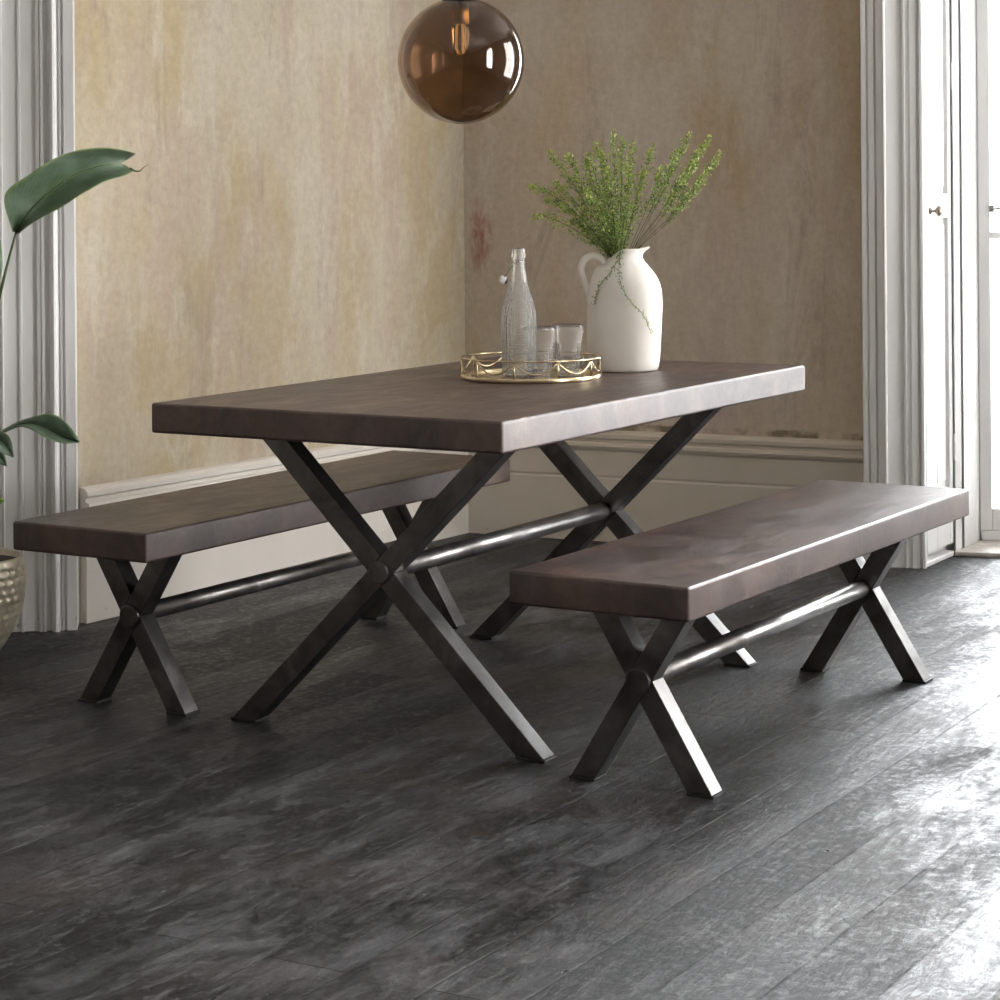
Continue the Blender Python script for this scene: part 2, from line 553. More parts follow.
M['tumbler'] = glass('moulded_tumbler_glass', (1, 1, 1), 0.06, 1.30, tumbler_bump)

M['bottle'].node_tree.nodes['Principled BSDF'].inputs['Transmission Weight'].default_value = 0.92
M['tumbler'].node_tree.nodes['Principled BSDF'].inputs['Transmission Weight'].default_value = 0.95
M['tube'] = steel('highlight_toned_steel_tube', 2.3)  # leg steel with base colour raised, painting in the stretchers' window highlight

# ------------------------------------------------------------------ the room
LW0 = Vector((-1.1986, 6.3096)); LDIR = Vector((sin(radians(33.35)), cos(radians(33.35))))
CORN = Vector((-0.1205, 7.962))              # foot of the corner, on the face of the skirting
RDIR = Vector((cos(radians(-25.17)), sin(radians(-25.17))))
LN = Vector((LDIR.y, -LDIR.x))               # into the room
RN = Vector((RDIR.y, -RDIR.x))               # into the room
LDIR = (CORN - LW0).normalized(); LN = Vector((LDIR.y, -LDIR.x))
SK = 0.022
def isect(p, d, q, e):
    den = d.x * e.y - d.y * e.x
    t = ((q.x - p.x) * e.y - (q.y - p.y) * e.x) / den
    return p + d * t
WC = isect(CORN - LN * SK, LDIR, CORN - RN * SK, RDIR)
ZC = 3.15
THK = 0.14

def wall_prism(name, p0, p1, nrm, mat, z0=0.0, z1=ZC):
    """wall with its face on p0-p1 and its thickness away from the room"""
    bm = bmesh.new()
    a, b = p0, p1
    pts = [(a.x, a.y), (b.x, b.y), (b.x - nrm.x * THK, b.y - nrm.y * THK), (a.x - nrm.x * THK, a.y - nrm.y * THK)]
    add_prism_xy(bm, pts, z0, z1)
    return struct(finish(name, bm, mat))

Lend = isect(WC, LDIR, Vector((0, 6.345)), Vector((1, 0)))     # left wall ends in the left casing
LendHid = Lend
wall_prism('wall_left', LendHid, WC + LDIR * 0.10, LN, M['wall_l'])

def XY(px, Y, py=400):
    q = P(px, py, Y)
    return Vector((q.x, q.y))

REnd = isect(WC, RDIR, XY(863, 7.0), XY(863, 8.0) - XY(863, 7.0))
corner_z = P(470, 240, 8.0)
q0 = WC + RDIR * 0.03
M['wall_b'] = plaster('aged_plaster_back', (0.52, 0.435, 0.345), (0.62, 0.555, 0.485), (0.51, 0.405, 0.35), (0.495, 0.395, 0.275), 5.1,
                      stain=[(P(477, 232, 7.93).x, P(477, 232, 7.93).y, P(477, 232, 7.93).z, 0.07, 0.16, (0.30, 0.085, 0.055), 0.8),
                             (P(474, 255, 7.93).x, P(474, 255, 7.93).y, P(474, 255, 7.93).z, 0.06, 0.14, (0.28, 0.12, 0.07), 0.7)], chip_z=0.372)
wall_prism('wall_back', WC - RDIR * 0.0, REnd + RDIR * 0.06, RN, M['wall_b'])

# skirting boards: profile (offset from wall, height)
SKP = [(0.0, 0.0), (SK, 0.0), (SK, 0.215), (SK - .003, 0.222), (SK, 0.229), (SK, 0.312), (SK + 0.008, 0.320), (SK + 0.013, 0.330), (SK + 0.010, 0.339),
       (SK - 0.002, 0.343), (SK - 0.002, 0.352), (SK + 0.006, 0.358), (SK + 0.006, 0.370), (SK - 0.004, 0.380), (0.0, 0.384)]
def skirting(name, p0, p1, nrm, mat, flip=False, m0=None, m1=None):
    bm = bmesh.new()
    A, B = [], []
    d = (p1 - p0).normalized()
    for o, z in SKP:
        a = p0 + nrm * o + (m0 * o if m0 is not None else Vector((0, 0)))
        b = p1 + nrm * o + (m1 * o if m1 is not None else Vector((0, 0)))
        A.append(bm.verts.new((a.x, a.y, z))); B.append(bm.verts.new((b.x, b.y, z)))
    n = len(A)
    for i in range(n):
        j = (i + 1) % n
        bm.faces.new((A[i], A[j], B[j], B[i]))
    bm.faces.new(A); bm.faces.new(B[::-1])
    return struct(finish(name, bm, mat))
# mitre at the inner corner
mit = isect(WC + LN, LDIR, WC + RN, RDIR) - WC
skL0 = isect(WC, LDIR, XY(79.5, 6.0), XY(79.5, 7.0) - XY(79.5, 6.0))
skirting('baseboard_left', skL0, WC, LN, M['cream'], m1=mit - LN)
M['tan'] = paint_white('tan_skirting_paint', (0.60, 0.535, 0.455))
skirting('baseboard_back', WC, REnd + RDIR * 0.02, RN, M['tan'], m0=mit - RN)

# left casing: plan profile (column, distance), then closed behind
def casing(name, prof, back, z1=ZC, mat=None):
    bm = bmesh.new()
    pts = [tuple(XY(px, Y)) for px, Y in prof] + back
    add_prism_xy(bm, pts, 0.0, z1)
    return struct(finish(name, bm, mat or M['white']))
lprof = [(-95, 6.185), (-40, 6.195), (-39, 6.215), (1.0, 6.220), (2.0, 6.212), (3.4, 6.212), (4.4, 6.226), (19.0, 6.232), (20.2, 6.223), (22.0, 6.223), (23.0, 6.236),
         (37.5, 6.240), (38.0, 6.228), (41.0, 6.226), (41.6, 6.233), (42.4, 6.226), (45, 6.226), (45.8, 6.244), (50.0, 6.246), (50.8, 6.232), (52.5, 6.224), (54.5, 6.221), (56.5, 6.224), (58.5, 6.232),
         (59.5, 6.246), (60.8, 6.246), (61.2, 6.240), (62.6, 6.240), (63.0, 6.256), (65.2, 6.256), (65.8, 6.246), (75.5, 6.250)]
lb_ = [tuple(XY(78.2, 6.40)), tuple(XY(60, 6.60)), tuple(XY(-95, 6.50))]
casing('trim_1', lprof, lb_)

rprof = [(862.6, 7.40), (863.4, 7.205), (867.6, 7.200), (868.2, 7.209), (869.4, 7.209), (870.2, 7.198), (876.0, 7.190), (876.6, 7.199), (877.6, 7.199), (878.4, 7.187), (884.8, 7.178), (885.4, 7.170),
         (886.8, 7.170), (887.4, 7.176), (904.2, 7.168), (904.8, 7.160), (906.5, 7.158), (907.0, 7.163), (910, 7.160), (912, 7.154), (918.5, 7.150), (919.2, 7.156), (921.0, 7.154), (921.6, 7.142), (924.4, 7.140),
         (925.4, 7.150), (925.9, 7.30)]
rb_ = [tuple(XY(925, 7.46)), tuple(XY(900, 7.52)), tuple(XY(868, 7.50))]
casing('trim_2', rprof, rb_)

# reveal behind and beside the folded shutter
rev = [(925.5, 7.31), (953.2, 7.47), (953.6, 7.405), (955.0, 7.400), (960.6, 7.425), (961.3, 7.470), (963.0, 7.468), (963.6, 7.450), (975.5, 7.565), (976.5, 7.60), (978.3, 7.605), (979.0, 7.66)]
rvb = [tuple(XY(979, 7.78)), tuple(XY(925.5, 7.62))]
casing('trim_3', rev, rvb)

# threshold board under the window, and the strip under the shutter
bm = bmesh.new()
t0, t1 = XY(954.5, 7.385, 556), XY(1003, 7.33, 558)
tx = Vector((2.95, t1.y + (t1.y - t0.y) / (t1.x - t0.x) * (2.95 - t1.x)))
add_prism_xy(bm, [tuple(t0), tuple(tx), (2.95, 7.66), tuple(XY(979, 7.66)), tuple(XY(962, 7.50)), tuple(XY(954.8, 7.43))], 0.0, 0.016)
struct(finish('trim_4', bm, M['sill'], bevel=0.004))
bm = bmesh.new()
s0, s1 = XY(926.0, 7.150, 566), XY(954.2, 7.385, 553)
dd = (s1 - s0).normalized(); nn = Vector((-dd.y, dd.x))
add_prism_xy(bm, [tuple(s0), tuple(s1), tuple(s1 + nn * 0.05), tuple(s0 + nn * 0.05)], 0.0, 0.018)
struct(finish('trim_5', bm, M['white'], bevel=0.004))

# folded window shutter with knob and hinges (moves with its knob)
sh0, sh1 = XY(926.6, 7.185), XY(952.6, 7.40)
sd = (sh1 - sh0); SL = sd.length; sd = sd / SL
ang = math.atan2(sd.y, sd.x)
root = empty('window_shutter', (sh0.x, sh0.y, 0.03), ang)
tag(root, 'white panelled shutter with round metal knob, folded in the window reveal', 'shutter')
# local: x along the leaf, -y towards the room
def shutter_panel():
    bm = bmesh.new()
    H0, H1 = 0.012, 3.0
    st = 0.040
    zr = [(H0, 0.20), (1.085, 1.165), (2.92, H1)]
    th0, th1 = 0.0, 0.034
    add_box(bm, (0, th0, H0), (0.095, th1, H1))
    add_box(bm, (SL - 0.030, th0, H0), (SL, th1, H1))
    for a, b in zr:
        add_box(bm, (0.095, th0, a), (SL - 0.030, th1, b))
    return finish('stile_frame', bm, M['white'], root, bevel=0.003)
shutter_panel()
for (z0, z1) in ((0.20, 1.085), (1.165, 2.92)):
    bm = bmesh.new()
    add_box(bm, (0.0955, 0.016, z0 + .0005), (SL - 0.0305, 0.028, z1 - .0005))
    add_box(bm, (0.117, 0.007, z0 + 0.022), (SL - 0.048, 0.016, z1 - 0.022))
    add_box(bm, (0.127, 0.006, z0 + 0.034), (SL - 0.060, 0.010, z1 - 0.034))
    finish('panel', bm, M['white'], root, bevel=0.002)
kz = P(930, 211, 7.22).z - 0.03
bm = bmesh.new()
prof = [(0.0, 0.0), (0.011, 0.0), (0.011, 0.003), (0.005, 0.006), (0.0045, 0.016), (0.009, 0.020), (0.0165, 0.026), (0.0175, 0.031), (0.014, 0.038), (0.006, 0.042), (0.0, 0.0425)]
add_lathe(bm, prof, 24)
bmesh.ops.rotate(bm, verts=bm.verts[:], cent=(0, 0, 0), matrix=Matrix.Rotation(radians(90), 3, 'X'))
k = finish('knob', bm, M['knob'], root, smooth=True)
k.location = (0.045, -0.0005, kz)
for pyc in (76, 447):
    bm = bmesh.new()
    zc = P(953, pyc, 7.4).z - 0.03
    for i in range(3):
        add_tube(bm, [(SL + 0.003, -0.004, zc - 0.045 + 0.03 * i + 0.001), (SL + 0.003, -0.004, zc - 0.016 + 0.03 * i)], 0.0038, 10)
    finish('hinge', bm, M['white'], root, smooth=False)

# window 1, the one glimpsed at the right edge
WX0, WX1, WY = XY(979.2, 7.62).x, 2.82, 7.62
def build_window(name, x0, x1, y, z0, z1, cols, rows, handle=True, rot=None):
    """casement in the plane y, local x along it"""
    w = struct(empty(name, (x0, y, 0)))
    if rot is not None:
        w.rotation_euler = (0, 0, rot)
    L = x1 - x0
    bm = bmesh.new()
    f = 0.042
    add_box(bm, (0, 0.0, z0), (f, 0.06, z1))
    add_box(bm, (L - f, 0.0, z0), (L, 0.06, z1))
    add_box(bm, (f, 0.0, z0), (L - f, 0.06, z0 + 0.075))
    add_box(bm, (f, 0.0, z1 - f), (L - f, 0.06, z1))
    add_box(bm, (L / 2 - 0.035, 0.0, z0 + 0.075), (L / 2 + 0.035, 0.06, z1 - f))
    fr = struct(finish('window_frame', bm, M['white'], w, bevel=0.004))
    bm = bmesh.new()
    hw = 0.011
    for i in range(2):
        a = f if i == 0 else L / 2 + 0.035
        b = L / 2 - 0.035 if i == 0 else L - f
        for c in range(1, cols):
            x = a + (b - a) * c / cols
            add_box(bm, (x - hw, 0.012, z0 + 0.076), (x + hw, 0.05, z1 - f - .001))
        for r_ in range(1, rows):
            z = z0 + 0.075 + (z1 - z0 - 0.075 - f) * r_ / rows
            add_box(bm, (a + .001, 0.016, z - hw), (b - .001, 0.046, z + hw))
    struct(finish('glazing_bar', bm, M['white'], w))
    bm = bmesh.new()
    add_box(bm, (f + .001, 0.028, z0 + 0.076), (L / 2 - 0.036, 0.032, z1 - f - .001))
    add_box(bm, (L / 2 + 0.036, 0.028, z0 + 0.076), (L - f - .001, 0.032, z1 - f - .001))
    struct(finish('pane', bm, M['wglass'], w))
    return w
w1 = build_window('window_1', WX0, WX1, WY, 0.046, 2.95, 1, 3)
bm = bmesh.new()
lz = P(996, 209, 7.6).z
lx = P(992, 209, 7.6).x - WX0
add_box(bm, (lx - 0.006, -0.006, lz - 0.012), (lx + 0.010, -0.0005, lz + 0.012))
add_tube(bm, [(lx, -0.010, lz), (lx + 0.02, -0.016, lz + 0.002), (lx + 0.05, -0.014, lz - 0.002), (lx + 0.09, -0.012, lz)], 0.004, 8)
struct(finish('window_latch', bm, M['wireM'], w1))
bm = bmesh.new()      # plinth below the window
add_box(bm, (WX0 + 0.002, WY - 0.022, 0.0165), (WX1, WY + 0.09, 0.0455))
struct(finish('trim_6', bm, M['white'], bevel=0.004))

# shell: window wall above and beside window 1
bm = bmesh.new()
add_box(bm, (WX0 - 0.05, WY + 0.001, 2.951), (3.05, WY + 0.16, ZC))
add_box(bm, (WX1 + 0.001, WY + 0.001, 0.0), (3.05, WY + 0.16, 2.9505))
add_box(bm, (WX0, WY + 0.001, 0.0), (WX1, WY + 0.16, 0.016))
struct(finish('wall_window', bm, M['white']))

# right-hand wall with a second and third tall window, left wall return, front wall
RX = 3.05
def wall_with_openings(name, axis, pos, a0, a1, holes, mat, th=0.15):
    bm = bmesh.new()
    cur = a0
    def bx(u0, u1, z0, z1):
        if u1 - u0 < 1e-6 or z1 - z0 < 1e-6: return
        if axis == 'x': add_box(bm, (pos, u0, z0), (pos + th, u1, z1))
        else: add_box(bm, (u0, pos, z0), (u1, pos + th, z1))
    for (u0, u1, z0, z1) in sorted(holes):
        bx(cur, u0, 0, ZC); bx(u0, u1, 0, z0); bx(u0, u1, z1, ZC); cur = u1
    bx(cur, a1, 0, ZC)
    return struct(finish(name, bm, mat))
R_HOLES = [(5.35, 6.75, 0.35, 2.85), (2.2, 3.5, 0.55, 2.75)]
wall_with_openings('wall_right', 'x', RX + 0.001, -2.6, WY + 0.16, R_HOLES, M['plain'])
for i, (u0, u1, z0, z1) in enumerate(R_HOLES):
    # local x runs along -y
    w = build_window('window_%d' % (i + 2), 0, (u1 - u0) - 0.004, 0, z0 + .002, z1 - .002, 2, 4)
    w.location = (RX + 0.05, u1 - 0.002, 0)
    w.rotation_euler = (0, 0, radians(-90))
LX = -2.9
L_HOLES = [(0.2, 1.5, 0.7, 2.6)]
wall_with_openings('wall_side', 'x', LX - 0.151, -2.6, 6.35, L_HOLES, M['plain'])
w = build_window('window_4', 0, 1.296, 0, 0.702, 2.598, 2, 4)
w.location = (LX - 0.06, 0.202, 0); w.rotation_euler = (0, 0, radians(90))
bm = bmesh.new(); add_box(bm, (LX - 0.15, -2.75, 0), (RX + 0.15, -2.601, ZC))
struct(finish('wall_front', bm, M['plain']))
bm = bmesh.new()
pL = XY(-94, 6.30)
add_prism_xy(bm, [(pL.x - 0.001, pL.y - 0.03), (LX, 6.05), (LX, 6.20), (pL.x - 0.001, pL.y + 0.13)], 0, ZC)
struct(finish('wall_bay', bm, M['white']))
# floor and ceiling
bm = bmesh.new(); add_box(bm, (-3.2, -2.8, -0.12), (3.3, 8.4, 0.0))
struct(finish('floor', bm, M['floor']))
bm = bmesh.new(); add_box(bm, (-3.2, -2.8, ZC + 0.001), (3.3, 8.4, ZC + 0.12))
struct(finish('ceiling', bm, M['ceil']))

# ------------------------------------------------------------------ furniture
def cross_furniture(name, label, cat, centre, rot, W, L, Ht, T, foot, k, hw, front, D, barz, barr, hubr, group=None):
    """X-framed table or bench. local x across, y along; front frame's outer face at y=-L/2+front"""
    root = empty(name, (centre[0], centre[1], 0), rot)
    tag(root, label, cat, group)
    bm = bmesh.new()
    add_box(bm, (-W / 2, -L / 2, Ht - T), (W / 2, L / 2, Ht))
    finish('tabletop' if cat == 'table' else 'seat', bm, M['top'], root, bevel=0.0065, segs=3)
    zt = Ht - T - 0.0003
    zf = 0.006
    for side in (0, 1):
        y0 = -L / 2 + front if side == 0 else L / 2 - front - D
        y1 = y0 + D
        g = 0.0006
        for leg in (0, 1):
            bm = bmesh.new()
            if leg == 0:     # unbroken: foot at -x, head at +x
                add_prism_xz(bm, [(-foot - hw + k * zf, zf), (-foot + hw + k * zf, zf), (-foot + hw + k * zt, zt), (-foot - hw + k * zt, zt)], y0, y1)
            else:
                # lower half, right of the unbroken leg; upper half, left of it
                zA = foot / k
                add_prism_xz(bm, [(foot - hw - k * zf, zf), (foot + hw - k * zf, zf), (hw + g, zA), (0 + g, (foot - hw) / k - g)], y0, y1)
                add_prism_xz(bm, [(-hw - g, zA), (0 - g, (foot + hw) / k + g), (foot + hw - k * zt, zt), (foot - hw - k * zt, zt)], y0, y1)
            o = finish('leg', bm, M['steel'], root, bevel=0.0018)
            bm = bmesh.new()
            s = -1 if leg == 0 else 1
            e = 0.0015
            xc = s * (foot - k * zf * 0.5)
            add_box(bm, (xc - hw - e, y0 - e, 0.0), (xc + hw + e, y1 + e, zf - 0.0002))
            finish('foot_pad', bm, M['rubber'], o, bevel=0.001)
        # round hub bolt on the outer face
        bm = bmesh.new()
        yy = y0 if side == 0 else y1
        sgn = -1 if side == 0 else 1
        prof = [(0.0, -0.004), (hubr, -0.004), (hubr, 0.004), (hubr - 0.0015, 0.0058), (hubr - 0.005, 0.0062), (0, 0.0062)]
        add_lathe(bm, prof, 40)
        bmesh.ops.rotate(bm, verts=bm.verts[:], cent=(0, 0, 0), matrix=Matrix.Rotation(radians(90 if sgn < 0 else -90), 3, 'X'))
        bmesh.ops.translate(bm, verts=bm.verts[:], vec=(0, yy + sgn * 0.0042, barz))
        finish('bolt_head', bm, M['steel'], root, bevel=0.0)
    bm = bmesh.new()
    ya, yb = -L / 2 + front + D + 0.0003, L / 2 - front - D - 0.0003
    add_tube(bm, [(0, ya, barz), (0, yb, barz)], barr, 40)
    b = finish('stretcher', bm, M['tube'], root, smooth=False)
    for p in b.data.polygons:
        if len(p.vertices) == 4: p.use_smooth = True
    return root

def centre_of(o, th, W, L):
    u = Vector((cos(th), -sin(th))); v = Vector((sin(th), cos(th)))
    return Vector(o) + u * (-W / 2) + v * (L / 2)
TH = 0.52776
TW, TL = 0.9075, 1.5907
tc_ = centre_of((0.00107, 4.54336), TH, TW, TL)
cross_furniture('dining_table', 'large dark wood dining table on crossed steel legs with long steel bar', 'table', tc_, -TH,
                TW, TL, 0.75, 0.067, 0.383, 1.026, 0.0345, 0.236, 0.050, 0.373, 0.0215, 0.0255)
BW, BL = 0.4043, 1.5976
thr = TH + 0.0151; thl = TH + 0.0153
cR = centre_of((0.35672, 4.30227), thr, BW, BL)
cL = centre_of((-0.80073, 5.03367), thl, BW, BL)
cross_furniture('dining_bench', 'dark wood bench in front of the table on the right, nearer the window', 'bench', cR, -thr,
                BW, BL, 0.4536, 0.068, 0.1375, 0.62, 0.0285, 0.178, 0.049, 0.2205, 0.0215, 0.0275, 'benches beside the dining table')
cross_furniture('dining_bench', 'dark wood bench behind the table, along the left plaster wall by the potted plant', 'bench', cL, -thl,
                BW, BL, 0.4536, 0.068, 0.1375, 0.62, 0.0285, 0.183, 0.049, 0.2205, 0.0215, 0.0275, 'benches beside the dining table')

# ------------------------------------------------------------------ on the table
TZ = 0.75
def on_table(px, py, z=TZ):
    d = P(px, py, 1.0) - Vector((0, 0, CAMH))
    k = (z - CAMH) / d.z
    return Vector((0, 0, CAMH)) + d * k

# tray
tp = on_table(531, 378.2); TR = 0.1735
tray = empty('round_tray', (tp.x, tp.y, TZ + 0.0003))
tag(tray, 'round brass tray with a mirrored base and looped gallery rail on the table', 'tray')
bm = bmesh.new()
add_lathe(bm, [(TR - 0.006, 0.0), (TR, 0.0), (TR + 0.0015, 0.003), (TR + 0.0015, 0.010), (TR, 0.0125), (TR - 0.003, 0.013), (TR - 0.006, 0.0115), (TR - 0.006, 0.0)], 96)
finish('base_rim', bm, M['brass'], tray, smooth=True)
bm = bmesh.new()
add_lathe(bm, [(0, 0.0012), (TR - 0.0062, 0.0012), (TR - 0.0062, 0.0055), (0, 0.0055)], 96)
finish('mirror_base', bm, M['mirror'], tray)
bm = bmesh.new()
RZ = 0.053
circ = [(TR * cos(2 * pi * i / 96), TR * sin(2 * pi * i / 96), RZ) for i in range(96)]
add_tube(bm, circ, 0.0024, 8, closed=True)
finish('rail', bm, M['brass'], tray, smooth=True)
NP = 10
a0 = radians(-90 - 14.5)
for i in range(NP):
    a = a0 + 2 * pi * i / NP
    bm = bmesh.new()
    add_tube(bm, [(TR * 0.995 * cos(a), TR * 0.995 * sin(a), 0.0125), (TR * 0.995 * cos(a), TR * 0.995 * sin(a), RZ - 0.001)], 0.0023, 8)
    finish('post', bm, M['brass'], tray, smooth=True)
    bm = bmesh.new()
    pts = []
    for j in range(17):
        t = j / 16
        b = a + 2 * pi / NP * t
        pts.append((TR * 0.99 * cos(b), TR * 0.99 * sin(b), RZ - 0.003 - 0.029 * (1 - (2 * t - 1) ** 2)))
    add_tube(bm, pts, 0.0023, 6)
    finish('swag', bm, M['brass'], tray, smooth=True)

TRZ = TZ + 0.0003 + 0.0057
# bottle
bp = on_table(519.3, 375.6, TRZ)
bot = empty('glass_bottle', (bp.x, bp.y, TRZ))
tag(bot, 'tall clear glass swing-top bottle with embossed pattern on the brass tray', 'bottle')
outer = [(0.0, 0.0), (0.034, 0.0), (0.0415, 0.003), (0.0438, 0.010), (0.0438, 0.140), (0.0436, 0.152), (0.0420, 0.165), (0.0385, 0.180), (0.0330, 0.197),
         (0.0270, 0.214), (0.0222, 0.232), (0.0190, 0.250), (0.0168, 0.270), (0.0155, 0.285), (0.0152, 0.292), (0.0172, 0.294), (0.0182, 0.298), (0.0178, 0.303), (0.0160, 0.306),
         (0.0168, 0.309), (0.0166, 0.314), (0.0150, 0.317)]
inner = [(0.0115, 0.317), (0.0105, 0.312), (0.0108, 0.292), (0.0122, 0.275), (0.0145, 0.254), (0.0180, 0.233), (0.0230, 0.213), (0.0292, 0.195), (0.0348, 0.178),
         (0.0383, 0.163), (0.0400, 0.150), (0.0403, 0.140), (0.0403, 0.016), (0.034, 0.010), (0.0, 0.012)]
bm = bmesh.new(); add_lathe(bm, outer + inner, 64)
finish('bottle_body', bm, M['bottle'], bot, smooth=True)
bm = bmesh.new()
for s in (-1, 1):
    add_tube(bm, bez([(0.002, 0.0192 * s, 0.287), (-0.014, 0.014 * s, 0.277), (-0.028, 0.008 * s, 0.257), (-0.038, 0.006 * s, 0.242)], 10), 0.0016, 6)
ring = [(0.0166 * cos(2 * pi * i / 32), 0.0166 * sin(2 * pi * i / 32), 0.288) for i in range(32)]
add_tube(bm, ring, 0.0012, 6, closed=True)
finish('wire_bail', bm, M['wireM'], bot, smooth=True)
bm = bmesh.new()
add_lathe(bm, [(0, -0.007), (0.0085, -0.007), (0.0105, -0.003), (0.0105, 0.003), (0.0078, 0.0085), (0.0, 0.0105)], 24)
o = finish('stopper', bm, M['stopper'], bot, smooth=True)
o.location = (-0.039, 0, 0.239); o.rotation_euler = (0, radians(-68), 0)
bm = bmesh.new()
add_lathe(bm, [(0, -0.0125), (0.006, -0.0125), (0.0085, -0.0095), (0.0085, -0.0073), (0, -0.0073)], 20)
g_ = finish('gasket', bm, M['rubber'], o, smooth=False)

# tumblers
def tumbler(px, py, topw, basew, h, label):
    q = on_table(px, py, TRZ)
    bm = bmesh.new()
    r0, r1 = basew / 2, topw / 2
    n = 64
    prof = [(0, 0.0), (r0 * 0.9, 0.0), (r0, 0.003)]
    for i in range(1, 15):
        t = i / 14
        prof.append((r0 + (r1 - r0) * t, 0.003 + (h - 0.004) * t))
    prof.append((r1 - 0.0008, h))
    for i in range(14, 1, -1):
        t = i / 14
        prof.append((r0 + (r1 - r0) * t - 0.0016, 0.004 + (h - 0.005) * t))
    prof += [(r0 * 0.85, 0.011), (0, 0.010)]
    def mod(a, z, k):
        if k < 3 or k > 17: return 1.0
        w = max(0, min(1, (0.082 - z) / 0.01))
        return 1.0 + 0.012 * w * cos(16 * a)
    add_lathe(bm, prof, 96, mod=mod)
    o = finish('glass_tumbler', bm, M['tumbler'], smooth=True)
    o.location = (q.x, q.y, TRZ)
    tag(o, label, 'glass', 'tumblers on the brass tray')
tumbler(540.2, 375.6, 0.0825, 0.056, 0.122, 'clear glass tumbler on the tray, nearer the bottle and overlapping it')
tumbler(568.3, 373.0, 0.0820, 0.052, 0.122, 'clear glass tumbler on the tray, between the other tumbler and the white pitcher')

# pitcher
pp = on_table(624.5, 370.2)
PY = pp.y
S = PY / F
pit = empty('ceramic_pitcher', (pp.x, pp.y, TZ + 0.0003))
tag(pit, 'matt white handmade ceramic pitcher with looped handle, holding green fern sprigs', 'pitcher')
H0 = 371.5
pr = [(371.5, 0, 31.5), (371.3, 0, 33.0), (369, 0, 34.2), (362, 0, 35.6), (350, 0, 36.8), (335, .2, 37.3), (320, .4, 37.5), (307, .6, 37.5), (296, .8, 37.0), (286, .8, 35.7), (278, .3, 32.8),
      (272, -.6, 29.4), (267, -1.2, 25.6), (263, -1.0, 21.6), (259, -.4, 18.9), (255.5, .5, 17.7), (252.5, 1.0, 17.8), (250.5, 1.4, 18.6)]
bm = bmesh.new()
NR = 72
rings = []
for (y, cx, r) in pr:
    z = (H0 - y) * S
    t = max(0.0, min(1.0, (268 - y) / 17.0))
    ring = []
    for i in range(NR):
        a = 2 * pi * i / NR
        ca = cos(a)
        rr = r
        # spout pull at +x
        sp = max(0.0, ca) ** 10
        rr += sp * 11.0 * (max(0, (258 - y) / 10)) ** 1.6
        dz = -t * 11.0 * (max(0.0, min(1.0, (-ca - 0.25) / 0.75)) ** 1.0) * S
        dz += sp * t * 1.2 * S
        wob = 1 + 0.012 * sin(3 * a + y * 0.05) + 0.006 * sin(5 * a + y * 0.11)
        ring.append(bm.verts.new(((cx + rr * wob * ca) * S, rr * wob * sin(a) * S * 0.97, z + dz)))
    rings.append(ring)
cv = bm.verts.new((0, 0, 0.0))
for i in range(NR):
    bm.faces.new((cv, rings[0][(i + 1) % NR], rings[0][i]))
for A, B in zip(rings[:-1], rings[1:]):
    for i in range(NR):
        j = (i + 1) % NR
        bm.faces.new((A[i], A[j], B[j], B[i]))
pb = finish('pitcher_body', bm, M['ceramic'], pit, smooth=True)
md = pb.modifiers.new('sol', 'SOLIDIFY'); md.thickness = 0.0062; md.offset = 1
md = pb.modifiers.new('sub', 'SUBSURF'); md.levels = 1; md.render_levels = 1
def PL(px, py, dy=0.0):
    q = P(px, py, PY)
    return (q.x - pp.x, dy, q.z - TZ)
hp = [PL(610, 276), PL(606, 266), PL(600, 258.5), PL(592, 256), PL(584.5, 260), PL(581.0, 269), PL(583.5, 280), PL(588, 291), PL(591.5, 302), PL(594, 312)]
bm = bmesh.new()
add_tube(bm, bez(hp, 48), lambda t: 0.0092 + 0.002 * abs(2 * t - 1) ** 2, 14)
for v in bm.verts: v.co.y *= 1.25
finish('handle', bm, M['ceramic'], pit, smooth=True)

